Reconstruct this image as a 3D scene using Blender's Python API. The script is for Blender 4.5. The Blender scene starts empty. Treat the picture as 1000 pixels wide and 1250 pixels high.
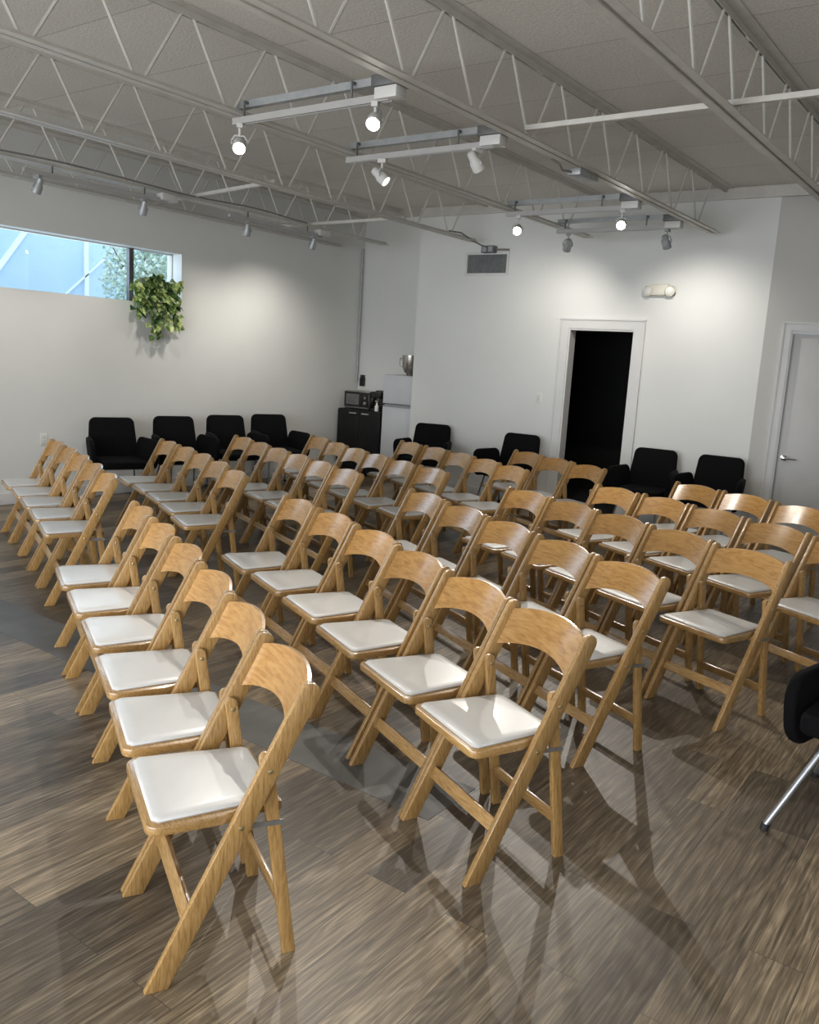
import bpy, bmesh, math, random
from mathutils import Vector, Matrix
random.seed(7)
PI = math.pi
S = bpy.context.scene
COL = S.collection

# ---------------------------------------------------------------- camera
cam_d = bpy.data.cameras.new('camera'); cam = bpy.data.objects.new('camera', cam_d); COL.objects.link(cam)
ROWS = [[0.802240381007682, 0.5939808227649859, 0.05997627254239533], [-0.15150461683591632, 0.10538570405940323, 0.9828225701810608], [-0.5774571171594055, 0.7975466353557855, -0.17453550433826998]]
r, u, f = [Vector(v) for v in ROWS]
cam.matrix_world = Matrix(((r.x, u.x, -f.x, 0), (r.y, u.y, -f.y, 0), (r.z, u.z, -f.z, 1.6246), (0, 0, 0, 1)))
cam_d.sensor_fit = 'HORIZONTAL'; cam_d.sensor_width = 36.0; cam_d.lens = 36.0 * 1.04803
cam_d.clip_start = 0.05
S.camera = cam

# ---------------------------------------------------------------- world, exposure, daylight
S.view_settings.view_transform = 'Standard'; S.view_settings.look = 'None'
S.view_settings.gamma = 1.0; S.view_settings.use_curve_mapping = False
S.view_settings.exposure = 0.4
w = bpy.data.worlds.new('sky'); S.world = w; w.use_nodes = True
bg = w.node_tree.nodes['Background']; bg.inputs[0].default_value = (0.70, 0.85, 1.0, 1); bg.inputs[1].default_value = 2.1

def area(name, loc, target, sx, sy, power, color):
    l = bpy.data.lights.new(name, 'AREA'); l.shape = 'RECTANGLE'; l.size = sx; l.size_y = sy
    l.energy = power; l.color = color
    o = bpy.data.objects.new(name, l); COL.objects.link(o); o.location = loc
    o.rotation_euler = (Vector(target) - Vector(loc)).to_track_quat('-Z', 'Y').to_euler()
    return o
# daylight arriving through the shop windows behind the camera
area('shopfront_daylight', (-2.6, -2.7, 1.5), (-2.6, 4, 2.6), 7.0, 2.3, 285, (0.96, 0.97, 1.0))
area('clerestory_daylight', (-8.6, 4.5, 2.6), (-4, 4.5, 1.0), 3.6, 0.7, 26, (0.75, 0.87, 1.0))
SPOT_COL = (1.0, 0.95, 0.875)
P1, P2, P3, P4, P5, P6 = 78, 60, 120, 36, 30, 44     # spotlight powers

# ---------------------------------------------------------------- materials
def mat(name, color, rough=0.5, metal=0.0, **kw):
    m = bpy.data.materials.new(name); m.use_nodes = True
    b = m.node_tree.nodes['Principled BSDF']
    b.inputs['Base Color'].default_value = (*color, 1); b.inputs['Roughness'].default_value = rough
    b.inputs['Metallic'].default_value = metal
    for k, v in kw.items(): b.inputs[k.replace('_', ' ')].default_value = v
    return m
def nodes(m): return m.node_tree.nodes, m.node_tree.links, m.node_tree.nodes['Principled BSDF']
def ramp(N, stops):
    c = N.new('ShaderNodeValToRGB')
    while len(c.color_ramp.elements) < len(stops): c.color_ramp.elements.new(0.5)
    for e, (p, col) in zip(c.color_ramp.elements, stops): e.position = p; e.color = (*col, 1)
    return c
def noisy(name, c1, c2, rough, scale, bump=0.0, coord='Object', stretch=(1, 1, 1), metal=0.0, detail=4):
    m = mat(name, c1, rough, metal); N, L, b = nodes(m)
    tc = N.new('ShaderNodeTexCoord'); mp = N.new('ShaderNodeMapping'); mp.inputs['Scale'].default_value = stretch
    n = N.new('ShaderNodeTexNoise'); n.inputs['Scale'].default_value = scale; n.inputs['Detail'].default_value = detail
    L.new(tc.outputs[coord], mp.inputs[0]); L.new(mp.outputs[0], n.inputs['Vector'])
    c = ramp(N, [(0.3, c1), (0.7, c2)]); L.new(n.outputs[0], c.inputs[0]); L.new(c.outputs[0], b.inputs['Base Color'])
    if bump:
        bp = N.new('ShaderNodeBump'); bp.inputs['Strength'].default_value = bump; bp.inputs['Distance'].default_value = 0.01
        L.new(n.outputs[0], bp.inputs['Height']); L.new(bp.outputs[0], b.inputs['Normal'])
    return m
def wood(name, stretch, base, dark, light, rough=0.33):
    m = mat(name, base, rough); N, L, b = nodes(m)
    b.inputs['Coat Weight'].default_value = 0.8; b.inputs['Coat Roughness'].default_value = 0.2
    tc = N.new('ShaderNodeTexCoord'); oi = N.new('ShaderNodeObjectInfo')
    ad = N.new('ShaderNodeVectorMath'); ad.operation = 'ADD'
    sc = N.new('ShaderNodeVectorMath'); sc.operation = 'SCALE'; sc.inputs['Scale'].default_value = 11.0
    cx = N.new('ShaderNodeCombineXYZ')
    for i in range(3): L.new(oi.outputs['Random'], cx.inputs[i])
    L.new(cx.outputs[0], sc.inputs[0]); L.new(tc.outputs['Object'], ad.inputs[0]); L.new(sc.outputs[0], ad.inputs[1])
    mp = N.new('ShaderNodeMapping'); mp.inputs['Scale'].default_value = stretch; L.new(ad.outputs[0], mp.inputs[0])
    n = N.new('ShaderNodeTexNoise'); n.inputs['Scale'].default_value = 1.6; n.inputs['Detail'].default_value = 5; n.inputs['Distortion'].default_value = 0.6
    L.new(mp.outputs[0], n.inputs['Vector'])
    n2 = N.new('ShaderNodeTexNoise'); n2.inputs['Scale'].default_value = 9; n2.inputs['Detail'].default_value = 6
    L.new(mp.outputs[0], n2.inputs['Vector'])
    wv = N.new('ShaderNodeMath'); wv.operation = 'PINGPONG'; wv.inputs[1].default_value = 0.5
    mu = N.new('ShaderNodeMath'); mu.operation = 'MULTIPLY'; mu.inputs[1].default_value = 6.0
    L.new(n.outputs[0], mu.inputs[0]); L.new(mu.outputs[0], wv.inputs[0])
    mx = N.new('ShaderNodeMath'); mx.operation = 'MULTIPLY_ADD'; mx.inputs[1].default_value = 0.55
    L.new(wv.outputs[0], mx.inputs[0]); L.new(n2.outputs[0], mx.inputs[2])
    c = ramp(N, [(0.38, dark), (0.62, base), (0.85, light)]); L.new(mx.outputs[0], c.inputs[0])
    hs = N.new('ShaderNodeHueSaturation')
    mr = N.new('ShaderNodeMapRange'); mr.inputs['To Min'].default_value = 0.86; mr.inputs['To Max'].default_value = 1.14
    L.new(oi.outputs['Random'], mr.inputs[0]); L.new(mr.outputs[0], hs.inputs['Value']); L.new(c.outputs[0], hs.inputs['Color'])
    L.new(hs.outputs[0], b.inputs['Base Color'])
    return m
M = {}
WB = ((0.35, 0.20, 0.066), (0.24, 0.125, 0.038), (0.43, 0.262, 0.098))
M['wood_leg'] = wood('honey_wood_long_grain', (34, 34, 3.0), *WB)
M['wood_back'] = wood('honey_plywood', (7, 2.0, 14), (0.40, 0.205, 0.052), (0.31, 0.14, 0.032), (0.46, 0.25, 0.075), 0.28)
M['wood_rail'] = wood('honey_wood_cross_grain', (34, 3.0, 34), *WB)
M['vinyl'] = noisy('ivory_vinyl', (0.58, 0.57, 0.545), (0.64, 0.63, 0.605), 0.36, 6, 0.03)
nodes(M['vinyl'])[2].inputs['Coat Weight'].default_value = 0.15; nodes(M['vinyl'])[2].inputs['Coat Roughness'].default_value = 0.12
M['steel'] = noisy('zinc_steel', (0.30, 0.30, 0.30), (0.42, 0.42, 0.41), 0.4, 30, metal=0.8)
M['brass'] = noisy('dull_brass', (0.45, 0.36, 0.2), (0.6, 0.5, 0.3), 0.35, 60, metal=0.9)
M['wall'] = noisy('white_wall_paint', (0.66, 0.66, 0.63), (0.70, 0.70, 0.67), 0.75, 1.3, 0.02)
M['wall_door'] = noisy('shade_toned_wall_paint', (0.50, 0.485, 0.455), (0.54, 0.525, 0.495), 0.7, 1.3, 0.02)  # wall paint darkened: shade of the turned wall put into the colour
M['trim'] = noisy('white_trim_paint', (0.60, 0.595, 0.575), (0.65, 0.645, 0.625), 0.45, 3)
M['door'] = noisy('grey_white_door_paint', (0.50, 0.49, 0.47), (0.54, 0.53, 0.51), 0.5, 3)
M['dark'] = noisy('back_room_painted_darkness', (0.006, 0.006, 0.006), (0.01, 0.01, 0.01), 0.95, 3)  # near-black colour stands in for the lack of light behind the doorway
M['joist'] = noisy('white_painted_steel', (0.50, 0.48, 0.435), (0.58, 0.56, 0.51), 0.5, 9, 0.05)
M['grey_metal'] = noisy('galvanised_grey', (0.30, 0.315, 0.32), (0.40, 0.41, 0.41), 0.42, 14, metal=0.35)
M['dark_metal'] = noisy('dark_grey_metal', (0.10, 0.10, 0.10), (0.15, 0.15, 0.145), 0.5, 14, metal=0.2)
M['white_metal'] = noisy('white_enamel', (0.50, 0.49, 0.465), (0.56, 0.55, 0.52), 0.4, 5)
M['track_white'] = noisy('warm_white_track', (0.33, 0.325, 0.31), (0.38, 0.37, 0.35), 0.45, 5)
M['cable'] = noisy('grey_cable', (0.16, 0.155, 0.15), (0.22, 0.21, 0.2), 0.6, 20)
M['black_fabric'] = noisy('black_woven_fabric', (0.002, 0.002, 0.0025), (0.004, 0.004, 0.0045), 0.9, 150, 0.15)
nodes(M['black_fabric'])[2].inputs['Specular IOR Level'].default_value = 0.15
M['chrome'] = noisy('chrome', (0.62, 0.63, 0.64), (0.72, 0.73, 0.74), 0.22, 8, metal=1.0)
M['satin_steel'] = noisy('satin_steel', (0.34, 0.35, 0.36), (0.42, 0.43, 0.44), 0.38, 20, metal=0.9)
M['rubber'] = noisy('black_rubber', (0.012, 0.012, 0.012), (0.02, 0.02, 0.02), 0.6, 40)
M['black_laminate'] = noisy('black_laminate', (0.008, 0.008, 0.009), (0.014, 0.014, 0.014), 0.35, 12)
M['appliance'] = noisy('grey_white_enamel', (0.50, 0.51, 0.53), (0.55, 0.56, 0.58), 0.35, 3)
M['stainless'] = noisy('brushed_stainless', (0.36, 0.34, 0.31), (0.55, 0.52, 0.48), 0.28, 12, metal=1.0, stretch=(1, 1, 12))
nodes(M['black_laminate'])[2].inputs['Specular IOR Level'].default_value = 0.2
M['glossy_black'] = noisy('glossy_black_plastic', (0.006, 0.006, 0.007), (0.012, 0.012, 0.012), 0.15, 9)
M['plastic_white'] = noisy('white_plastic', (0.70, 0.69, 0.65), (0.75, 0.74, 0.70), 0.4, 9)
M['ivory'] = noisy('ivory_plastic', (0.62, 0.59, 0.50), (0.67, 0.64, 0.55), 0.4, 9)
M['window_frame'] = noisy('dark_aluminium', (0.07, 0.065, 0.065), (0.11, 0.10, 0.10), 0.4, 9, metal=0.4)
M['stucco'] = noisy('pale_blue_stucco', (0.50, 0.66, 0.86), (0.58, 0.73, 0.90), 0.85, 1.2, 0.1)
M['stucco_trim'] = noisy('white_stucco_strip', (0.85, 0.88, 0.9), (0.9, 0.92, 0.94), 0.8, 4)
M['asphalt'] = noisy('pale_paving', (0.35, 0.35, 0.34), (0.45, 0.45, 0.43), 0.9, 4)
M['pot'] = noisy('white_ceramic', (0.6, 0.6, 0.58), (0.68, 0.68, 0.66), 0.4, 4)
M['stem'] = noisy('green_stem', (0.10, 0.17, 0.04), (0.16, 0.24, 0.07), 0.6, 20)
M['bark'] = noisy('grey_bark', (0.16, 0.13, 0.10), (0.24, 0.2, 0.16), 0.9, 12, 0.3)
def leafmat(name, dark, mid, light, scale=28):
    m = mat(name, mid, 0.38); N, L, b = nodes(m)
    g = N.new('ShaderNodeNewGeometry')
    tc = N.new('ShaderNodeTexCoord'); n = N.new('ShaderNodeTexNoise'); n.inputs['Scale'].default_value = scale; n.inputs['Detail'].default_value = 3
    L.new(tc.outputs['Object'], n.inputs['Vector'])
    a = N.new('ShaderNodeMath'); a.operation = 'MULTIPLY_ADD'; a.inputs[1].default_value = 0.5
    L.new(g.outputs['Random Per Island'], a.inputs[0]); L.new(n.outputs[0], a.inputs[2])
    c = ramp(N, [(0.52, dark), (0.74, mid), (0.97, light)]); L.new(a.outputs[0], c.inputs[0]); L.new(c.outputs[0], b.inputs['Base Color'])
    return m
M['pothos'] = leafmat('variegated_pothos_leaf', (0.015, 0.045, 0.010), (0.07, 0.15, 0.028), (0.48, 0.56, 0.20))
M['grass'] = leafmat('dark_green_blade', (0.012, 0.05, 0.008), (0.03, 0.11, 0.02), (0.08, 0.2, 0.05))
M['tree_leaf'] = leafmat('overexposed_tree_leaf', (0.42, 0.52, 0.40), (0.6, 0.70, 0.56), (0.76, 0.83, 0.7), 3)  # leaf green bleached towards white, overexposure painted into the colour
# glass: thin, slightly reflective
M['glass'] = mat('clear_window_glass', (1, 1, 1), 0.0)
_N, _L, _b = nodes(M['glass'])
_t = _N.new('ShaderNodeBsdfTransparent'); _t.inputs[0].default_value = (0.93, 0.96, 0.97, 1)
_g = _N.new('ShaderNodeBsdfGlossy'); _g.inputs['Roughness'].default_value = 0.02
_m = _N.new('ShaderNodeMixShader'); _m.inputs[0].default_value = 0.06
_L.new(_t.outputs[0], _m.inputs[1]); _L.new(_g.outputs[0], _m.inputs[2]); _L.new(_m.outputs[0], _N['Material Output'].inputs[0])
def emis(name, color, strength):
    m = mat(name, color, 0.3); b = nodes(m)[2]
    b.inputs['Emission Color'].default_value = (*color, 1); b.inputs['Emission Strength'].default_value = strength
    return m
M['lamp_on'] = emis('lit_lamp_glass', (1.0, 0.95, 0.86), 40.0)
M['lamp_dim'] = emis('lamp_glass', (1.0, 0.93, 0.82), 3.0)

def floor_mat():
    m = mat('grey_brown_oak_planks', (0.2, 0.15, 0.11), 0.42); N, L, b = nodes(m)
    tc = N.new('ShaderNodeTexCoord'); sp = N.new('ShaderNodeSeparateXYZ'); L.new(tc.outputs['Object'], sp.inputs[0])
    cb = N.new('ShaderNodeCombineXYZ'); L.new(sp.outputs[1], cb.inputs[0]); L.new(sp.outputs[0], cb.inputs[1])
    br = N.new('ShaderNodeTexBrick'); br.offset = 0.37; br.offset_frequency = 2; br.squash = 1
    for k, v in {'Scale': 1.0, 'Mortar Size': 0.0012, 'Mortar Smooth': 0.3, 'Brick Width': 1.22, 'Row Height': 0.152, 'Bias': 0.0}.items(): br.inputs[k].default_value = v
    br.inputs['Color1'].default_value = (0, 0, 0, 1); br.inputs['Color2'].default_value = (1, 1, 1, 1); br.inputs['Mortar'].default_value = (0.3, 0.3, 0.3, 1)
    L.new(cb.outputs[0], br.inputs['Vector'])
    # streaks, decorrelated plank to plank
    off = N.new('ShaderNodeMath'); off.operation = 'MULTIPLY'; off.inputs[1].default_value = 37.0; L.new(br.outputs['Color'], off.inputs[0])
    v = N.new('ShaderNodeCombineXYZ'); L.new(sp.outputs[0], v.inputs[0]); L.new(sp.outputs[1], v.inputs[1]); L.new(off.outputs[0], v.inputs[2])
    mp = N.new('ShaderNodeMapping'); mp.inputs['Scale'].default_value = (105, 3.2, 1); L.new(v.outputs[0], mp.inputs[0])
    n1 = N.new('ShaderNodeTexNoise'); n1.inputs['Scale'].default_value = 1.0; n1.inputs['Detail'].default_value = 9; n1.inputs['Roughness'].default_value = 0.72; n1.inputs['Distortion'].default_value = 0.5
    L.new(mp.outputs[0], n1.inputs['Vector'])
    mp2 = N.new('ShaderNodeMapping'); mp2.inputs['Scale'].default_value = (9, 1.1, 1); L.new(v.outputs[0], mp2.inputs[0])
    n2 = N.new('ShaderNodeTexNoise'); n2.inputs['Scale'].default_value = 1.0; n2.inputs['Detail'].default_value = 2; L.new(mp2.outputs[0], n2.inputs['Vector'])
    # cathedral rings from the slow noise
    mu = N.new('ShaderNodeMath'); mu.operation = 'MULTIPLY'; mu.inputs[1].default_value = 13; L.new(n2.outputs[0], mu.inputs[0])
    pp = N.new('ShaderNodeMath'); pp.operation = 'PINGPONG'; pp.inputs[1].default_value = 0.5; L.new(mu.outputs[0], pp.inputs[0])
    rg = N.new('ShaderNodeMath'); rg.operation = 'MULTIPLY_ADD'; rg.inputs[1].default_value = 0.20; L.new(pp.outputs[0], rg.inputs[0]); L.new(n1.outputs[0], rg.inputs[2])
    c = ramp(N, [(0.36, (0.055, 0.042, 0.027)), (0.56, (0.15, 0.117, 0.079)), (0.76, (0.33, 0.27, 0.19))]); L.new(rg.outputs[0], c.inputs[0])
    tint = ramp(N, [(0.0, (0.50, 0.48, 0.46)), (0.5, (0.95, 0.92, 0.88)), (1.0, (1.60, 1.52, 1.38))]); L.new(br.outputs['Color'], tint.inputs[0])
    mx = N.new('ShaderNodeMix'); mx.data_type = 'RGBA'; mx.blend_type = 'MULTIPLY'; mx.inputs[0].default_value = 1
    L.new(c.outputs[0], mx.inputs[6]); L.new(tint.outputs[0], mx.inputs[7])
    mo = N.new('ShaderNodeMix'); mo.data_type = 'RGBA'; L.new(br.outputs['Fac'], mo.inputs[0]); L.new(mx.outputs[2], mo.inputs[6]); mo.inputs[7].default_value = (0.06, 0.045, 0.035, 1)
    L.new(mo.outputs[2], b.inputs['Base Color'])
    bp = N.new('ShaderNodeBump'); bp.inputs['Strength'].default_value = 0.25; bp.inputs['Distance'].default_value = 0.002; L.new(n1.outputs[0], bp.inputs['Height']); L.new(bp.outputs[0], b.inputs['Normal'])
    return m
M['floor'] = floor_mat()
def ceil_mat():
    m = mat('grey_roof_deck', (0.4, 0.4, 0.38), 0.9); N, L, b = nodes(m)
    tc = N.new('ShaderNodeTexCoord')
    br = N.new('ShaderNodeTexBrick'); br.offset = 0.0
    for k, v in {'Scale': 1.0, 'Mortar Size': 0.008, 'Mortar Smooth': 0.8, 'Brick Width': 40, 'Row Height': 0.82}.items(): br.inputs[k].default_value = v
    br.inputs['Color1'].default_value = (0.64, 0.61, 0.555, 1); br.inputs['Color2'].default_value = (0.70, 0.67, 0.61, 1); br.inputs['Mortar'].default_value = (0.46, 0.43, 0.39, 1)
    L.new(tc.outputs['Object'], br.inputs['Vector'])
    n = N.new('ShaderNodeTexNoise'); n.inputs['Scale'].default_value = 60; n.inputs['Detail'].default_value = 4; L.new(tc.outputs['Object'], n.inputs['Vector'])
    c = ramp(N, [(0.3, (0.85, 0.85, 0.85)), (0.7, (1.08, 1.08, 1.08))]); L.new(n.outputs[0], c.inputs[0])
    mx = N.new('ShaderNodeMix'); mx.data_type = 'RGBA'; mx.blend_type = 'MULTIPLY'; mx.inputs[0].default_value = 1
    L.new(br.outputs['Color'], mx.inputs[6]); L.new(c.outputs[0], mx.inputs[7]); L.new(mx.outputs[2], b.inputs['Base Color'])
    bp = N.new('ShaderNodeBump'); bp.inputs['Strength'].default_value = 0.5; bp.inputs['Distance'].default_value = 0.006; L.new(n.outputs[0], bp.inputs['Height']); L.new(bp.outputs[0], b.inputs['Normal'])
    return m
M['ceiling'] = ceil_mat()
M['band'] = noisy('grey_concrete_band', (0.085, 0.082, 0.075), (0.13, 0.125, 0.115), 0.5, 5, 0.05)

# ---------------------------------------------------------------- helpers
def box(bm, x0, x1, y0, y1, z0, z1, mx=None):
    vs = [bm.verts.new(Vector((x, y, z))) for z in (z0, z1) for y in (y0, y1) for x in (x0, x1)]
    if mx is not None:
        for v in vs: v.co = mx @ v.co
    for a in ((0, 2, 3, 1), (4, 5, 7, 6), (0, 1, 5, 4), (2, 6, 7, 3), (0, 4, 6, 2), (1, 3, 7, 5)): bm.faces.new([vs[i] for i in a])
def prism(bm, pts, axis, a, b, mx=None):
    """extrude a 2-D outline between a and b; axis 'y': pts are (x,z); 'z': (x,y); 'x': (y,z)"""
    def P(p, t):
        v = Vector((p[0], t, p[1])) if axis == 'y' else Vector((p[0], p[1], t)) if axis == 'z' else Vector((t, p[0], p[1]))
        return mx @ v if mx is not None else v
    A = [bm.verts.new(P(p, a)) for p in pts]; B = [bm.verts.new(P(p, b)) for p in pts]
    bm.faces.new(A); bm.faces.new(list(reversed(B)))
    n = len(pts)
    for i in range(n): bm.faces.new((A[i], B[i], B[(i + 1) % n], A[(i + 1) % n]))
def tube(bm, pts, rad, seg=8, cap=True):
    pts = [Vector(p) for p in pts]; rings = []
    for i, p in enumerate(pts):
        d = (pts[min(i + 1, len(pts) - 1)] - pts[max(i - 1, 0)]).normalized()
        up = Vector((0, 0, 1)) if abs(d.z) < 0.95 else Vector((1, 0, 0))
        s = d.cross(up).normalized(); t = s.cross(d)
        rr = rad[i] if isinstance(rad, (list, tuple)) else rad
        rings.append([bm.verts.new(p + rr * (math.cos(2 * PI * k / seg) * s + math.sin(2 * PI * k / seg) * t)) for k in range(seg)])
    for a, b in zip(rings, rings[1:]):
        for k in range(seg): bm.faces.new((a[k], a[(k + 1) % seg], b[(k + 1) % seg], b[k]))
    if cap: bm.faces.new(list(reversed(rings[0]))); bm.faces.new(rings[-1])
def lathe(bm, prof, seg=20, mx=None):
    rings = []
    for r_, z in prof:
        rings.append([bm.verts.new((mx @ Vector((r_ * math.cos(2 * PI * k / seg), r_ * math.sin(2 * PI * k / seg), z))) if mx is not None else
                      Vector((r_ * math.cos(2 * PI * k / seg), r_ * math.sin(2 * PI * k / seg), z))) for k in range(seg)])
    for a, b in zip(rings, rings[1:]):
        for k in range(seg): bm.faces.new((a[k], a[(k + 1) % seg], b[(k + 1) % seg], b[k]))
    bm.faces.new(list(reversed(rings[0]))); bm.faces.new(rings[-1])
def rrect(x0, x1, y0, y1, r_, n=5):
    out = []
    for cx, cy, a0 in ((x1 - r_, y1 - r_, 0), (x0 + r_, y1 - r_, 90), (x0 + r_, y0 + r_, 180), (x1 - r_, y0 + r_, 270)):
        for k in range(n + 1):
            a = math.radians(a0 + 90 * k / n); out.append((cx + r_ * math.cos(a), cy + r_ * math.sin(a)))
    return out
def obj(name, bm, m, parent=None, bevel=0.0, smooth=False, seg=2):
    bmesh.ops.recalc_face_normals(bm, faces=bm.faces[:])
    if bevel:
        es = [e for e in bm.edges if len(e.link_faces) == 2 and e.calc_face_angle(0) > 0.6]
        bmesh.ops.bevel(bm, geom=es, offset=bevel, segments=seg, affect='EDGES', profile=0.5, clamp_overlap=True)
    me = bpy.data.meshes.new(name); bm.to_mesh(me); bm.free()
    me.materials.append(M[m] if isinstance(m, str) else m)
    if smooth or bevel:
        for p in me.polygons: p.use_smooth = True
        me.set_sharp_from_angle(angle=math.radians(42))
    o = bpy.data.objects.new(name, me); COL.objects.link(o)
    if parent is not None: o.parent = parent
    return o
def tag(o, label, cat, group=None):
    o['label'] = label; o['category'] = cat
    if group: o['group'] = group
    return o
def thing(name, label, cat, loc=(0, 0, 0), rz=0.0, group=None):
    o = bpy.data.objects.new(name, None); COL.objects.link(o); o.empty_display_size = 0.1
    o.location = loc; o.rotation_euler = (0, 0, rz)
    return tag(o, label, cat, group)
def copy_tree(o, parent=None):
    c = o.copy(); COL.objects.link(c); c.parent = parent
    for ch in o.children: copy_tree(ch, c)
    return c
def struct(name, bm, m, parent=None, bevel=0.0):
    o = obj(name, bm, m, parent, bevel)
    if parent is None: o['kind'] = 'structure'
    return o
B = bmesh.new

# ---------------------------------------------------------------- the room
XL, YB, YR, ZC = -8.0, 9.1, 9.6, 3.50      # left wall, back wall, recess wall, deck
XO, XK = -6.67, -2.37                      # outer corner by the fridge, corner to the door wall
XR, YF = 2.6, -2.4
ANG = math.radians(20)
bm = B(); box(bm, -8.3, 2.8, -2.6, 11.6, -0.12, 0); struct('floor', bm, 'floor')
bm = B(); box(bm, -8.3, 2.8, -2.6, 11.6, ZC, ZC + 0.15); struct('ceiling', bm, 'ceiling')
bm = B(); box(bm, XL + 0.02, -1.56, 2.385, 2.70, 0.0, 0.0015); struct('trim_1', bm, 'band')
# left wall with the clerestory slot
WY0, WY1, WZ0, WZ1 = 2.6, 6.43, 2.06, 2.625
bm = B()
box(bm, XL - 0.25, XL, YF, YR + 0.2, 0, WZ0); box(bm, XL - 0.25, XL, YF, YR + 0.2, WZ1, ZC)
box(bm, XL - 0.25, XL, YF, WY0, WZ0, WZ1); box(bm, XL - 0.25, XL, WY1, YR + 0.2, WZ0, WZ1)
struct('wall_left', bm, 'wall')
bm = B(); box(bm, XL, XO + 0.02, YR, YR + 0.15, 0, ZC); struct('wall_recess', bm, 'wall')
# back wall with the doorway
DX0, DX1, DZ = -4.50, -3.71, 2.085
bm = B()
box(bm, XO, DX0, YB, YB + 0.14, 0, ZC); box(bm, DX1, XK, YB, YB + 0.14, 0, ZC); box(bm, DX0, DX1, YB, YB + 0.14, DZ, ZC)
box(bm, XO, XO + 0.12, YB + 0.14, YR + 0.15, 0, ZC)
struct('wall_back', bm, 'wall')
# unlit room behind the doorway
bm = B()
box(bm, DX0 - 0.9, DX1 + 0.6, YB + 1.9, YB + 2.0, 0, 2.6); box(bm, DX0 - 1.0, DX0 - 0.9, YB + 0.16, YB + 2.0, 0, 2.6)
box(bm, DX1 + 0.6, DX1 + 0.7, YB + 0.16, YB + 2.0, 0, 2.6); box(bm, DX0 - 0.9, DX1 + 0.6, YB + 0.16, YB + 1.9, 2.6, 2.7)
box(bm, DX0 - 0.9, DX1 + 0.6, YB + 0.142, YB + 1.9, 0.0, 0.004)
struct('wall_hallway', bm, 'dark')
def casing(name, x0, x1, z, y, wd, mx=None, parent=None):
    bm = B()
    box(bm, x0 - wd, x0, y - 0.02, y, 0, z, mx); box(bm, x1, x1 + wd, y - 0.02, y, 0, z, mx); box(bm, x0 - wd, x1 + wd, y - 0.02, y, z, z + wd, mx)
    box(bm, x0 - wd - 0.012, x0 - wd + 0.006, y - 0.03, y, 0, z + wd, mx); box(bm, x1 + wd - 0.006, x1 + wd + 0.012, y - 0.03, y, 0, z + wd, mx)
    box(bm, x0 - wd - 0.012, x1 + wd + 0.012, y - 0.03, y, z + wd - 0.006, z + wd + 0.012, mx)
    box(bm, x0, x0 + 0.02, y - 0.01, y + 0.13, 0, z, mx); box(bm, x1 - 0.02, x1, y - 0.01, y + 0.13, 0, z, mx); box(bm, x0 + 0.02, x1 - 0.02, y - 0.01, y + 0.13, z - 0.02, z, mx)
    return struct(name, bm, 'trim', parent)
casing('door_1', DX0, DX1, DZ, YB, 0.10)
# door wall, turned twenty degrees at the corner
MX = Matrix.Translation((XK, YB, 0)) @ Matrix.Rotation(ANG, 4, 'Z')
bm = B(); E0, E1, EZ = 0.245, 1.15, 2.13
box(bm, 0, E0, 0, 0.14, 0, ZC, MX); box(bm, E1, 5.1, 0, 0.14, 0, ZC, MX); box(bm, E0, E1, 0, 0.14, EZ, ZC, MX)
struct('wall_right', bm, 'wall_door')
c2 = casing('trim_2', E0, E1, EZ, 0, 0.075, MX)
bm = B(); box(bm, E0 + 0.024, E1 - 0.024, 0.035, 0.075, 0.01, EZ - 0.024, MX); d2 = struct('door_2', bm, 'door', None, 0.002)
bm = B(); K = MX @ Matrix.Translation((E0 + 0.09, 0.035, 0.875)) @ Matrix.Rotation(PI / 2, 4, 'X')
lathe(bm, [(0.031, 0), (0.031, 0.008), (0.012, 0.012), (0.011, 0.04), (0.020, 0.045), (0.027, 0.058), (0.024, 0.07), (0.010, 0.076)], 20, K)
obj('door_knob', bm, 'chrome', d2, smooth=True)
bm = B(); tube(bm, [MX @ Vector((E0 + 0.09, -0.02, 0.872)), MX @ Vector((E0 + 0.15, -0.024, 0.868)), MX @ Vector((E0 + 0.20, -0.018, 0.866))], 0.008, 8); obj('lever', bm, 'chrome', d2, smooth=True)
# side and front of the room, behind and beside the camera
bm = B(); box(bm, XR, XR + 0.15, YF, 11.2, 0, ZC); struct('wall_side', bm, 'wall')
bm = B(); FX0, FX1, FZ0, FZ1 = -6.4, 1.2, 0.25, 2.75
box(bm, XL, XR, YF - 0.15, YF, FZ1, ZC); box(bm, XL, XR, YF - 0.15, YF, 0, FZ0); box(bm, XL, FX0, YF - 0.15, YF, FZ0, FZ1); box(bm, FX1, XR, YF - 0.15, YF, FZ0, FZ1)
struct('wall_front', bm, 'wall')
bm = B()
for i in range(6):
    x = FX0 + (FX1 - FX0) * i / 5; box(bm, x - 0.03, x + 0.03, YF - 0.11, YF - 0.04, FZ0, FZ1)
box(bm, FX0, FX1, YF - 0.11, YF - 0.04, FZ1 - 0.05, FZ1); box(bm, FX0, FX1, YF - 0.11, YF - 0.04, FZ0, FZ0 + 0.05)
w2 = struct('window_2', bm, 'window_frame')
# baseboards
bm = B(); box(bm, XL, XL + 0.015, YF, YR, 0, 0.11); struct('baseboard_left', bm, 'trim', None, 0.003)
bm = B(); box(bm, XO, DX0 - 0.115, YB - 0.015, YB, 0, 0.11); box(bm, DX1 + 0.115, XK, YB - 0.015, YB, 0, 0.11); struct('baseboard_back', bm, 'trim', None, 0.003)
bm = B(); box(bm, 0, E0 - 0.09, -0.015, 0, 0, 0.11, MX); box(bm, E1 + 0.09, 5, -0.015, 0, 0, 0.11, MX); struct('baseboard_right', bm, 'trim', None, 0.003)
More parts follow.
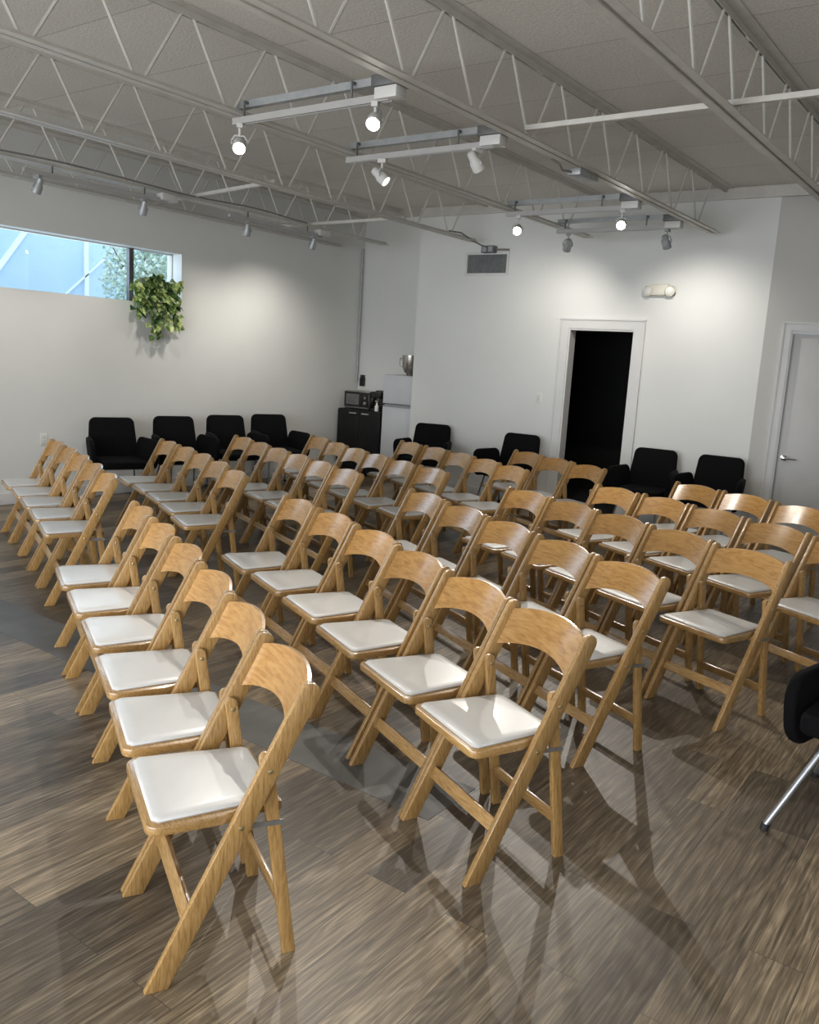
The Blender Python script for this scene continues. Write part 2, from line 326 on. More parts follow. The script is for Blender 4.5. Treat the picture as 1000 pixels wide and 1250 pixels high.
# beam where the deck meets the back wall
bm = B(); box(bm, XO, 2.6, YB - 0.03, YB, ZC - 0.11, ZC - 0.001); struct('trim_3', bm, 'joist')
# clerestory window: frame, mullions, glass
bm = B(); gx = XL - 0.19
box(bm, gx - 0.02, gx + 0.03, 5.86, 5.915, WZ0, WZ1)
win = struct('window_1', bm, 'window_frame')
bm = B(); box(bm, gx - 0.02, gx + 0.03, WY0, WY1, WZ0, WZ0 + 0.012); box(bm, gx - 0.02, gx + 0.03, WY0, WY1, WZ1 - 0.012, WZ1); box(bm, gx - 0.02, gx + 0.03, WY1 - 0.012, WY1, WZ0, WZ1)
obj('window_frame', bm, 'white_metal', win)
bm = B(); box(bm, gx, gx + 0.006, WY0, WY1, WZ0, WZ1); obj('pane', bm, 'glass', win)
# ---------------------------------------------------------------- outside the clerestory window
bm = B(); box(bm, -30, -8.3, -12, 26, -0.3, -0.15); box(bm, -8.3, 12, -12, -2.7, -0.3, -0.15); struct('ground', bm, 'asphalt')
nb = thing('neighbour_building', 'pale blue stucco building seen through the high window', 'building', (-12.6, 5, -0.15))
bm = B(); box(bm, -3, 0, -9, 6.0, 0, 6.5); obj('facade', bm, 'stucco', nb)
def strip(y0, z0, y1, z1, wd):
    bm = B(); d = Vector((0, y1 - y0, z1 - z0)).normalized(); n = Vector((0, -d.z, d.y)) * wd / 2
    a, b_ = Vector((0.0, y0, z0)), Vector((0.0, y1, z1))
    pts = [(a + n), (b_ + n), (b_ - n), (a - n)]
    prism(bm, [(p.y, p.z) for p in pts], 'x', 0.0, 0.03); obj('facade_strip', bm, 'stucco_trim', nb)
strip(3.25, 1.0, 3.22, 5.4, 0.07); strip(1.3, 2.04, 2.9, 4.23, 0.07); strip(2.3, 1.94, 4.2, 3.64, 0.022)

tr = thing('tree', 'green leafy tree, painted pale as if overexposed, outside the right end of the high window', 'tree', (-11.0, 8.3, -0.15))
bm = B(); tube(bm, [(0, 0, 0), (0.05, 0.05, 1.2), (0, 0.1, 2.4)], [0.09, 0.07, 0.04], 8)
for a in range(7):
    t = a * 0.9; tube(bm, [(0.02, 0.06, 1.5 + 0.1 * a), (0.35 * math.cos(t), 0.35 * math.sin(t), 2.2 + 0.1 * a), (0.6 * math.cos(t), 0.6 * math.sin(t), 2.7 + 0.08 * a)], [0.03, 0.02, 0.008], 5)
obj('trunk', bm, 'bark', tr, smooth=True)
def leaf(bm, p, d, n, L_, W_, curl=0.25, heart=True):
    d = d.normalized(); s = d.cross(n)
    if s.length < 1e-3: s = d.orthogonal()
    s.normalize(); n = s.cross(d)
    prof = [(0.0, 0.0), (0.10, 0.38), (0.35, 0.5), (0.7, 0.27), (1.0, 0.0)] if heart else [(0.0, 0.0), (0.2, 0.4), (0.5, 0.5), (0.8, 0.3), (1.0, 0.0)]
    mid = [bm.verts.new(p + d * L_ * t - n * curl * L_ * t * t) for t, _ in prof]
    for sg in (-1, 1):
        e = [bm.verts.new(p + d * L_ * (t - (0.08 if heart and i == 1 else 0)) - n * curl * L_ * t * t + s * sg * W_ * w_ + n * W_ * 0.16 * w_) for i, (t, w_) in enumerate(prof) if w_ > 0]
        ch = [mid[0]] + e + [mid[-1]]
        for i in range(len(mid) - 1):
            q = [mid[i], mid[i + 1], ch[i + 1], ch[i]]; q = list(dict.fromkeys(q))
            if len(q) > 2: bm.faces.new(q)
def rvec(): return Vector((random.gauss(0, 1), random.gauss(0, 1), random.gauss(0, 1))).normalized()
bm = B()
for i in range(5200):
    v = rvec() * random.random() ** 0.4; p = Vector((v.x * 0.75, 0.1 + v.y * 0.85, 2.75 + v.z * 0.95))
    leaf(bm, p, rvec() + Vector((0, 0, -0.4)), rvec(), 0.07, 0.04, 0.2, False)
obj('foliage', bm, 'tree_leaf', tr, smooth=True)

# ---------------------------------------------------------------- roof joists
JX = [-7.80, -7.04, -5.70, -4.25, -2.90, -1.62, -0.30]
CB, CH = 3.03, 0.035      # bottom chord underside and angle height
def make_joist(label):
    t = thing('bar_joist', label, 'ceiling joist', (0, 0, 0), 0, 'steel joists under the roof deck')
    for nm, z, wd, y1 in (('bottom_chord', CB, 0.052, 8.86), ('top_chord', ZC - 0.052, 0.068, YB)):
        bm = B()
        for s in (-1, 1):
            a, b_ = sorted((s * 0.007, s * (0.007 + wd)))
            if nm == 'bottom_chord': box(bm, a, b_, YF, y1, z, z + 0.005); box(bm, *sorted((s * 0.007, s * 0.012)), YF, y1, z, z + CH)
            else: box(bm, a, b_, YF, y1, z + 0.045, z + 0.05); box(bm, *sorted((s * 0.007, s * 0.012)), YF, y1, z + 0.01, z + 0.05)
        for y in range(-2, 9):
            box(bm, -0.007, 0.007, y + 0.1, y + 0.16, z + 0.012, z + 0.03)
        obj(nm, bm, 'joist', t)
    bm = B(); y = 2.46 - 0.65 * 7; zb, zt = CB + 0.02, ZC - 0.03
    while y < 8.9:
        if y + 0.03 < 8.86:
            tube(bm, [(0, y - 0.325 + 0.04, zt), (0, y - 0.03, zb)], 0.009, 6); tube(bm, [(0, y - 0.03, zb), (0, y + 0.03, zb)], 0.009, 6)
            tube(bm, [(0, y + 0.03, zb), (0, min(y + 0.325 - 0.04, YB), zt)], 0.009, 6)
        y += 0.65
    obj('web', bm, 'joist', t, smooth=True)
    return t
jl = ['white open-web steel joist tight against the left wall above the high window',
      'white open-web steel joist second from left wall, carrying a grey cable and short light track',
      'white open-web steel joist third from left, ending by the small junction box',
      'white open-web steel joist carrying the left ends of the light tracks',
      'white open-web steel joist carrying the right ends of the light tracks',
      'white open-web steel joist ending at the upper right, above the door wall corner',
      'white open-web steel joist at the far upper right, mostly outside the picture']
j0 = make_joist(jl[0]); j0.location.x = JX[0]
for x, l in zip(JX[1:], jl[1:]):
    j = copy_tree(j0); j.location.x = x; j['label'] = l
def bar(name, label, cat, p, q, wd, hg, m='joist', group=None):
    bm = B(); p, q = Vector(p), Vector(q); d = (q - p); L_ = d.length
    Rm = d.to_track_quat('X', 'Z').to_matrix().to_4x4()
    box(bm, 0, L_, -wd / 2, wd / 2, -hg / 2, hg / 2, Rm)
    o = obj(name, bm, m); o.location = p; return tag(o, label, cat, group)
bar('bridging_bar', 'long white bridging angle crossing the joists near the top right', 'bridging bar', (-2.87, 4.95, 3.085), (XR, 4.95, 3.085), 0.03, 0.03, group='bridging bars')
bar('bridging_bar', 'white bridging angle slanting between joists above the high window', 'bridging bar', (-7.78, 5.95, 3.085), (-5.72, 5.6, 3.085), 0.03, 0.03, group='bridging bars')
bar('bridging_bar', 'white bridging angle between the left joists above the kitchen corner', 'bridging bar', (-7.66, 7.55, 3.085), (-5.72, 7.5, 3.085), 0.03, 0.03, group='bridging bars')

# ---------------------------------------------------------------- light tracks and spotlights
def light_track(x0, x1, y, label, power_box=True):
    t = thing('light_track', label, 'light track', (0, y, 0), 0, 'light tracks spanning two joists')
    bm = B(); box(bm, x0, x1, 0.03, 0.07, 3.07, 3.075); box(bm, x0, x1, 0.03, 0.034, 3.075, 3.112); box(bm, x0, x1, 0.066, 0.07, 3.075, 3.112); obj('strut_channel', bm, 'grey_metal', t)
    bm = B(); box(bm, x0 + 0.02, x1 - 0.02, -0.018, 0.018, 2.975, 3.005); box(bm, x0 + 0.02, x1 - 0.02, -0.018, -0.013, 2.967, 2.975); box(bm, x0 + 0.02, x1 - 0.02, 0.013, 0.018, 2.967, 2.975); obj('track', bm, 'track_white', t)
    for x in (x0 + 0.1, x1 - 0.3):
        bm = B(); box(bm, x, x + 0.012, -0.004, 0.004, 3.004, 3.10); box(bm, x, x + 0.012, 0.004, 0.034, 3.085, 3.10); obj('hanger', bm, 'dark_metal', t)
    bm = B(); box(bm, x1 - 0.12, x1 + 0.06, -0.05, 0.07, 3.035, 3.095); obj('junction_box', bm, 'dark_metal', t, 0.004)
    bm = B(); box(bm, x1 - 0.10, x1 + 0.05, -0.045, 0.045, 2.972, 3.033); fb = obj('feed_box', bm, 'white_metal', t, 0.006)
    return t
light_track(-4.27, -3.02, 3.80, 'light track nearest the camera, with two lit spotlights')
light_track(-4.27, -3.02, 4.86, 'second light track from the camera, with two unlit-looking spotlights')
light_track(-4.27, -3.02, 7.10, 'third light track from the camera, with two glaring spotlights')
light_track(-4.27, -3.02, 8.12, 'light track closest to the back wall')
def wall_track(x, y0, y1, label):
    t = thing('light_track', label, 'light track', (x, 0, 0), 0, 'light tracks hung along a joist')
    bm = B(); box(bm, -0.018, 0.018, y0, y1, 2.945, 2.975); box(bm, -0.018, -0.013, y0, y1, 2.937, 2.945); box(bm, 0.013, 0.018, y0, y1, 2.937, 2.945); obj('track', bm, 'track_white', t)
    for y in (y0 + 0.25, y1 - 0.25):
        bm = B(); box(bm, -0.004, 0.004, y, y + 0.012, 2.974, CB + 0.006); obj('hanger', bm, 'dark_metal', t)
    bm = B(); box(bm, -0.05, 0.05, y1 - 0.08, y1 + 0.10, 2.958, 3.022); obj('feed_box', bm, 'white_metal', t, 0.005)
wall_track(-6.98, 4.0, 5.42, 'light track hung along a joist, above the high window')
wall_track(-6.98, 6.2, 7.6, 'light track hung along a joist, left of the kitchen corner')
def spotlight(x, y, z, target, label, power=0, cone=55, body='white_metal', lit='lamp_dim', blend=0.6, size=0.018):
    t = thing('track_spotlight', label, 'spotlight', (x, y, z), 0, 'track spotlights')
    d = (Vector(target) - Vector((x, y, z))).normalized(); az = math.atan2(d.y, d.x)
    top = (2.972 if abs(x) < 6 else 2.942) - z
    R1 = Matrix.Rotation(az, 4, 'Z')
    bm = B()
    box(bm, -0.03, 0.03, -0.018, 0.018, top - 0.028, top - 0.002, R1); tube(bm, [(0, 0, top - 0.07), (0, 0, top - 0.02)], 0.008, 8)
    tube(bm, [R1 @ Vector((0, s * 0.047, v)) for s, v in ((-1, 0.0), (-1, top - 0.10), (-0.6, top - 0.07), (0.6, top - 0.07), (1, top - 0.10), (1, 0.0))], 0.006, 6)
    obj('yoke', bm, body, t, smooth=True)
    Rm = d.to_track_quat('Z', 'Y').to_matrix().to_4x4()
    bm = B(); lathe(bm, [(0.012, -0.085), (0.026, -0.078), (0.030, -0.055), (0.030, -0.03), (0.040, -0.012), (0.041, 0.045), (0.037, 0.047), (0.034, 0.036), (0.004, 0.034)], 18, Rm)
    obj('housing', bm, body, t, smooth=True)
    bm = B(); lathe(bm, [(0.005, 0.037), (0.033, 0.037), (0.031, 0.043), (0.018, 0.049), (0.004, 0.051)], 18, Rm)
    obj('lens', bm, lit, t, smooth=True)
    if power:
        l = bpy.data.lights.new('spot', 'SPOT'); l.energy = power; l.color = SPOT_COL; l.spot_size = math.radians(cone); l.spot_blend = 1.0 if cone > 100 else blend; l.shadow_soft_size = size
        o = bpy.data.objects.new('spot_beam', l); COL.objects.link(o); o.parent = t; o.location = d * 0.075
        o.rotation_euler = d.to_track_quat('-Z', 'Y').to_euler()
spotlight(-4.20, 3.80, 2.85, (-2.0, 1.6, 0.4), 'lit spotlight under the left end of the nearest track', P1, 75, lit='lamp_on')
spotlight(-3.14, 3.80, 2.88, (-1.9, 1.0, 0.3), 'glaring spotlight under the right end of the nearest track', P1, 75, lit='lamp_on')
spotlight(-3.93, 4.86, 2.85, (-1.3, 5.6, 0.6), 'pale spotlight turned away, left end of the second track', P2, 75)
spotlight(-3.16, 4.86, 2.88, (-2.6, 7.0, 0.6), 'pale spotlight turned away, right end of the second track', P2, 75)
spotlight(-4.12, 7.10, 2.85, (-2.0, 2.6, 0.3), 'lit spotlight under the left end of the third track', P3, 60, lit='lamp_on')
spotlight(-3.12, 7.10, 2.86, (-1.4, 2.8, 0.3), 'glaring spotlight under the right end of the third track', P3, 60, lit='lamp_on')
spotlight(-4.12, 8.12, 2.84, (-4.9, 9.1, 1.5), 'grey spotlight aimed at the back wall, left end of the last track', P4, 125, 'grey_metal')
spotlight(-3.10, 8.12, 2.84, (-3.0, 9.1, 1.6), 'grey spotlight aimed at the back wall, right end of the last track', P4, 125, 'grey_metal')
spotlight(-6.98, 4.12, 2.84, (-8.0, 3.8, 0.6), 'grey spotlight above the left end of the high window', P5, 110, 'grey_metal')
spotlight(-6.98, 5.16, 2.84, (-8.0, 5.3, 0.6), 'grey spotlight above the middle of the high window', P5, 110, 'grey_metal')
spotlight(-6.98, 6.45, 2.84, (-8.0, 7.0, 0.5), 'grey spotlight washing the left wall beside the plant', P6 * 0.7, 115, 'grey_metal')
spotlight(-6.98, 7.45, 2.84, (-8.0, 7.7, 0.7), 'grey spotlight washing the left wall nearest the kitchen corner', P6, 125, 'grey_metal')
# cables and boxes
bm = B(); pts = [(-7.02 + 0.012 * math.sin(y * 5), y, CB + 0.05 + 0.012 * math.sin(y * 3.1)) for y in [3.2 + 0.12 * i for i in range(36)]]
tube(bm, pts, 0.008, 6); tag(obj('cable', bm, 'cable', smooth=True), 'grey cable lying along the second joist from the left wall', 'cable')
bm = B(); tube(bm, [(-5.70, 8.3, CB + 0.045), (-5.70, 8.55, CB + 0.06), (-5.67, 8.75, CB + 0.0), (-5.64, 8.9, CB - 0.03), (-5.62, 9.0, CB - 0.04)], 0.009, 6)
tag(obj('cable', bm, 'cable', smooth=True), 'thick grey cable drooping from a joist end to a junction box', 'cable')
jb = thing('junction_box', 'small metal junction box on the back wall above the air vent', 'junction box', (-5.62, 9.04, 2.97))
bm = B(); box(bm, -0.085, 0.085, -0.03, 0.06, -0.04, 0.04); obj('box_body', bm, 'dark_metal', jb, 0.003)
bm = B(); box(bm, -0.07, -0.015, -0.034, -0.03, -0.03, 0.03); box(bm, 0.015, 0.07, -0.034, -0.03, -0.03, 0.03); obj('cover_plate', bm, 'grey_metal', jb)
bm = B(); tube(bm, [(0.08, 0.03, -0.0), (0.26, 0.04, -0.005)], 0.012, 8); obj('pipe_stub', bm, 'cable', jb)
fx = thing('ballast_box', 'dark driver box with a pigtail on the underside of the track joist', 'driver box', (-2.94, 5.95, 3.0))
bm = B(); box(bm, -0.05, 0.05, -0.16, 0.14, -0.02, 0.028); obj('box_body', bm, 'grey_metal', fx, 0.006)
bm = B(); tube(bm, [(-0.02, -0.16, 0.0), (-0.05, -0.24, 0.0), (-0.03, -0.32, 0.02), (-0.07, -0.38, 0.05)], 0.008, 6); obj('pigtail', bm, 'cable', fx, smooth=True)

# ---------------------------------------------------------------- wall fittings
v = thing('air_vent', 'grey louvred air vent high on the back wall', 'air vent', (-5.665, YB, 2.81))
bm = B(); W_, H_ = 0.275, 0.108
box(bm, -W_ - 0.03, W_ + 0.03, -0.012, 0, H_, H_ + 0.03); box(bm, -W_ - 0.03, W_ + 0.03, -0.012, 0, -H_ - 0.03, -H_); box(bm, -W_ - 0.03, -W_, -0.012, 0, -H_, H_); box(bm, W_, W_ + 0.03, -0.012, 0, -H_, H_)
obj('vent_frame', bm, 'trim', v, 0.002)
bm = B(); box(bm, -W_, W_, -0.003, -0.001, -H_, H_); obj('backing', bm, 'dark_metal', v)
bm = B()
for i in range(27):
    x = -W_ + 0.01 + i * (2 * W_ - 0.02) / 26
    box(bm, -0.0012, 0.0012, -0.013, 0.0, -H_, H_, Matrix.Translation((x, -0.002, 0)) @ Matrix.Rotation(0.5, 4, 'Z'))
obj('louvres', bm, 'grey_metal', v)
el = thing('emergency_light', 'ivory twin-head emergency light on the back wall above the black chairs', 'emergency light', (-3.475, YB, 2.50))
bm = B(); prism(bm, rrect(-0.115, 0.115, -0.05, 0.065, 0.04), 'y', -0.075, 0); obj('housing', bm, 'ivory', el, 0.012)
for s in (-1, 1):
    K = Matrix.Translation((s * 0.115, -0.055, -0.005)) @ Matrix.Rotation(PI / 2 + 0.15, 4, 'X') @ Matrix.Rotation(s * 0.3, 4, 'Y')
    bm = B(); lathe(bm, [(0.035, -0.035), (0.052, -0.02), (0.056, 0.02), (0.050, 0.028), (0.046, 0.022), (0.01, 0.02)], 20, K); h = obj('lamp_head', bm, 'ivory', el, smooth=True)
    bm = B(); lathe(bm, [(0.044, 0.018), (0.040, 0.028), (0.02, 0.034), (0.004, 0.035)], 20, K); obj('lamp_lens', bm, 'plastic_white', h, smooth=True)
sw = thing('light_switch', 'white light switch plate left of the dark doorway', 'light switch', (-4.81, YB, 1.275))
bm = B(); prism(bm, rrect(-0.038, 0.038, -0.06, 0.06, 0.006, 3), 'y', -0.006, 0); obj('plate', bm, 'plastic_white', sw, 0.002)
bm = B(); box(bm, -0.016, 0.016, -0.011, -0.006, -0.033, 0.033); obj('rocker', bm, 'ivory', sw, 0.002)
def outlet(x, y, z, label):
    o = thing('wall_outlet', label, 'outlet', (x, y, z), -PI / 2, None)
    bm = B(); prism(bm, rrect(-0.038, 0.038, -0.06, 0.06, 0.006, 3), 'y', 0, 0.006); obj('plate', bm, 'plastic_white', o, 0.002)
    bm = B()
    for dz in (-0.022, 0.022): prism(bm, rrect(-0.014, 0.014, dz - 0.014, dz + 0.014, 0.007, 3), 'y', 0.006, 0.009)
    obj('socket', bm, 'ivory', o)
outlet(XL, 4.75, 0.62, 'upper white wall plate behind the far end of the first chair row')
outlet(XL, 4.77, 0.40, 'lower white wall plate behind the far end of the first chair row')
bm = B(); tube(bm, [(XL + 0.02, YR - 0.06, 1.27), (XL + 0.02, YR - 0.06, ZC - 0.4)], 0.012, 8)
tag(obj('conduit', bm, 'grey_metal', smooth=True), 'thin pale conduit running up the kitchen corner', 'conduit')
ph = thing('wall_adapter', 'small black plug-in adapter on the wall above the microwave', 'adapter', (-7.9, YR, 1.27))
bm = B(); box(bm, -0.035, 0.035, -0.055, 0, -0.06, 0.06); obj('adapter_body', bm, 'glossy_black', ph, 0.008)
bm = B(); box(bm, -0.025, 0.025, -0.05, 0, 0.0601, 0.10); obj('plug', bm, 'rubber', ph, 0.004)

# ---------------------------------------------------------------- kitchen corner
cx0, cx1, cy0, cy1 = -7.96, -7.20, 9.14, YR - 0.01
cb = thing('storage_cabinet', 'low black two-door cabinet under the microwave', 'cabinet', (cx0, cy0, 0))
bm = B(); box(bm, 0, cx1 - cx0, 0.02, cy1 - cy0, 0.04, 0.905); obj('cabinet_body', bm, 'black_laminate', cb, 0.003)
bm = B(); box(bm, 0.03, cx1 - cx0 - 0.03, 0.04, cy1 - cy0 - 0.02, 0, 0.04); obj('plinth', bm, 'black_laminate', cb)
hw = (cx1 - cx0) / 2
for k in range(2):
    bm = B(); box(bm, k * hw + 0.002, (k + 1) * hw - 0.002, 0.0, 0.018, 0.045, 0.895); dr = obj('door', bm, 'black_laminate', cb, 0.002)
    bm = B(); hx = 0.22 if k == 0 else hw + 0.06
    box(bm, hx, hx + 0.13, -0.02, 0.0, 0.845, 0.862); obj('handle', bm, 'chrome', dr, 0.003)
mw = thing('microwave', 'small black and silver microwave on the black cabinet', 'microwave', (-7.90, 9.19, 0.907))
bm = B(); box(bm, 0, 0.44, 0.015, 0.33, 0.008, 0.245); obj('casing', bm, 'stainless', mw, 0.005)
bm = B(); box(bm, 0.005, 0.32, 0, 0.014, 0.03, 0.235); dd = obj('door', bm, 'glossy_black', mw, 0.003)
bm = B(); box(bm, 0.04, 0.27, -0.003, 0, 0.06, 0.205); obj('window', bm, 'dark_metal', dd)
bm = B(); box(bm, 0.324, 0.437, 0, 0.014, 0.03, 0.235); cp = obj('control_panel', bm, 'glossy_black', mw, 0.003)
bm = B(); lathe(bm, [(0.022, 0), (0.02, 0.014), (0.004, 0.015)], 16, Matrix.Translation((0.38, 0.0, 0.09)) @ Matrix.Rotation(PI / 2, 4, 'X')); obj('dial', bm, 'stainless', cp)
bm = B(); lathe(bm, [(0.018, 0), (0.016, 0.014), (0.004, 0.015)], 16, Matrix.Translation((0.38, 0.0, 0.16)) @ Matrix.Rotation(PI / 2, 4, 'X')); obj('dial', bm, 'stainless', cp)
for x in (0.03, 0.40):
    for y in (0.04, 0.3):
        bm = B(); lathe(bm, [(0.012, 0), (0.014, 0.009)], 10, Matrix.Translation((x, y, 0))); obj('foot', bm, 'rubber', mw)
cm = thing('coffee_maker', 'boxy black coffee maker between microwave and fridge', 'coffee maker', (-7.445, 9.20, 0.907))
bm = B(); prism(bm, [(0, 0), (0.2, 0), (0.2, 0.26), (0.17, 0.275), (0.03, 0.275), (0, 0.26)], 'y', 0.1, 0.3); obj('reservoir', bm, 'glossy_black', cm, 0.006)
bm = B(); box(bm, 0.01, 0.19, 0.0, 0.099, 0.17, 0.26); obj('brew_head', bm, 'glossy_black', cm, 0.01)
bm = B(); box(bm, 0.02, 0.18, 0.0, 0.099, 0.0, 0.03); obj('drip_tray', bm, 'rubber', cm, 0.004)
bt = thing('soap_bottle', 'tiny white pump bottle in front of the coffee maker', 'bottle', (-7.29, 9.165, 0.907))
bm = B(); lathe(bm, [(0.026, 0), (0.029, 0.006), (0.029, 0.07), (0.012, 0.088), (0.011, 0.1)], 16); obj('bottle_body', bm, 'plastic_white', bt, smooth=True)
bm = B(); lathe(bm, [(0.014, 0.1), (0.014, 0.112), (0.005, 0.114), (0.005, 0.13)], 12); box(bm, -0.03, 0.008, -0.006, 0.006, 0.13, 0.139); obj('pump', bm, 'plastic_white', bt)
fr = thing('refrigerator', 'narrow grey-white two-door refrigerator beside the black cabinet', 'refrigerator', (-7.165, 9.13, 0))
FW, FH = 0.475, 1.41
bm = B(); box(bm, 0, FW, 0.045, 0.45, 0.03, FH); obj('fridge_body', bm, 'appliance', fr, 0.006)
bm = B(); box(bm, 0.02, FW - 0.02, 0.06, 0.44, 0, 0.03); obj('base_grille', bm, 'dark_metal', fr)
bm = B(); box(bm, 0, FW, 0, 0.04, 1.02, FH - 0.002); d_ = obj('freezer_door', bm, 'appliance', fr, 0.008)
bm = B(); box(bm, 0.015, FW - 0.015, -0.014, 0.0, 1.022, 1.036); obj('handle', bm, 'dark_metal', d_, 0.003)
bm = B(); box(bm, 0, FW, 0, 0.04, 0.06, 1.005); d_ = obj('fridge_door', bm, 'appliance', fr, 0.008)
bm = B(); box(bm, 0.015, FW - 0.015, -0.012, 0.0, 0.99, 1.002); obj('handle', bm, 'grey_metal', d_, 0.003)
bw = thing('mixing_bowl', 'tall stainless mixer bowl with side handle on top of the refrigerator', 'mixing bowl', (-6.905, 9.36, FH))
bm = B(); lathe(bm, [(0.05, 0.0), (0.055, 0.018), (0.045, 0.022), (0.085, 0.05), (0.108, 0.10), (0.118, 0.26), (0.123, 0.262), (0.123, 0.268), (0.113, 0.266), (0.104, 0.10), (0.08, 0.054), (0.01, 0.03)], 28); obj('bowl', bm, 'stainless', bw, smooth=True)
bm = B(); tube(bm, [(-0.112, -0.02, 0.22), (-0.155, -0.03, 0.225), (-0.165, -0.03, 0.17), (-0.15, -0.03, 0.12), (-0.106, -0.02, 0.115)], 0.007, 8); obj('handle', bm, 'stainless', bw, smooth=True)

# ---------------------------------------------------------------- pothos on the window ledge
pt = thing('potted_pothos', 'bushy variegated pothos spilling over the right end of the window ledge', 'plant', (XL - 0.06, 6.02, WZ0))
bm = B(); lathe(bm, [(0.05, 0.0), (0.055, 0.004), (0.068, 0.11), (0.072, 0.112), (0.070, 0.12), (0.060, 0.118), (0.055, 0.10), (0.01, 0.098)], 20); obj('pot', bm, 'pot', pt, smooth=True)
bmL, bmS = B(), B()
def vine(p0, p1, p2, n, sz):
    pr = []
    for i in range(n + 1):
        t = i / n; p = (1 - t) ** 2 * p0 + 2 * t * (1 - t) * p1 + t * t * p2; pr.append(p)
    tube(bmS, pr, 0.0028, 5)
    for i in range(1, n + 1):
        for _ in range(2):
            a = rvec(); out = Vector((0.75 + random.random() * 0.5, random.gauss(0, 0.7), random.gauss(-0.2, 0.5)))
            st = pr[i] + out.normalized() * random.uniform(0.02, 0.05)
            tube(bmS, [pr[i], st], 0.0016, 4, False)
            leaf(bmL, st, Vector((out.x * 0.6, out.y, out.z - 0.6)), Vector((1, 0, 0.5)) + a * 0.6, sz * random.uniform(0.8, 1.25), sz * random.uniform(0.65, 0.95))
for i in range(52):
    yy = random.uniform(-0.31, 0.27); zz = random.uniform(-0.24, 0.28)
    if yy < 0: zz = max(zz, -0.02 + yy * 0.2)
    vine(Vector((0.0, 0, 0.12)), Vector((0.10, yy * 0.6, 0.26)), Vector((random.uniform(0.10, 0.22), yy, zz)), 5, 0.085)
for yy, zz in ((0.02, -0.20), (0.06, -0.30), (0.0, -0.30), (0.10, -0.17), (0.24, -0.12), (0.03, -0.26), (-0.05, -0.33), (-0.04, -0.22), (0.27, 0.1), (0.29, 0.22)):
    vine(Vector((0.02, 0, 0.12)), Vector((0.16, yy, 0.16)), Vector((0.14, yy, zz)), 8, 0.075)
obj('foliage', bmL, 'pothos', pt, smooth=True); obj('stems', bmS, 'stem', pt)

# ---------------------------------------------------------------- folding chairs
def ux(z): return 0.188 - (z / 0.775) * 0.390           # stile centre line
LEG_ANG = math.atan2(0.775, -0.390)
def board(bm, p0, p1, wd, y0, y1, round_top=True, flat_foot=True):
    """p0 foot, p1 top in (x,z); board of width wd between y0 and y1"""
    a = math.atan2(p1[1] - p0[1], p1[0] - p0[0]); d = (math.cos(a), math.sin(a)); n = (-d[1], d[0]); h = wd / 2
    pts = []
    if flat_foot: hz = h / abs(math.sin(a)); pts += [(p0[0] - hz, p0[1]), (p0[0] + hz, p0[1])]
    else: pts += [(p0[0] + n[0] * h, p0[1] + n[1] * h), (p0[0] - n[0] * h, p0[1] - n[1] * h)]
    if round_top:
        for k in range(7):
            t = a - PI / 2 + PI * k / 6; pts.append((p1[0] - d[0] * h + h * math.cos(t), p1[1] - d[1] * h + h * math.sin(t)))
    else: pts += [(p1[0] - n[0] * h, p1[1] - n[1] * h), (p1[0] + n[0] * h, p1[1] + n[1] * h)]
    prism(bm, pts, 'y', y0, y1)
def rivet(parent, x, y, z, s):
    bm = B(); lathe(bm, [(0.007, 0), (0.0065, 0.002), (0.003, 0.0035)], 10, Matrix.Translation((x, y, z)) @ Matrix.Rotation(-s * PI / 2, 4, 'X')); obj('rivet', bm, 'brass', parent, smooth=True)
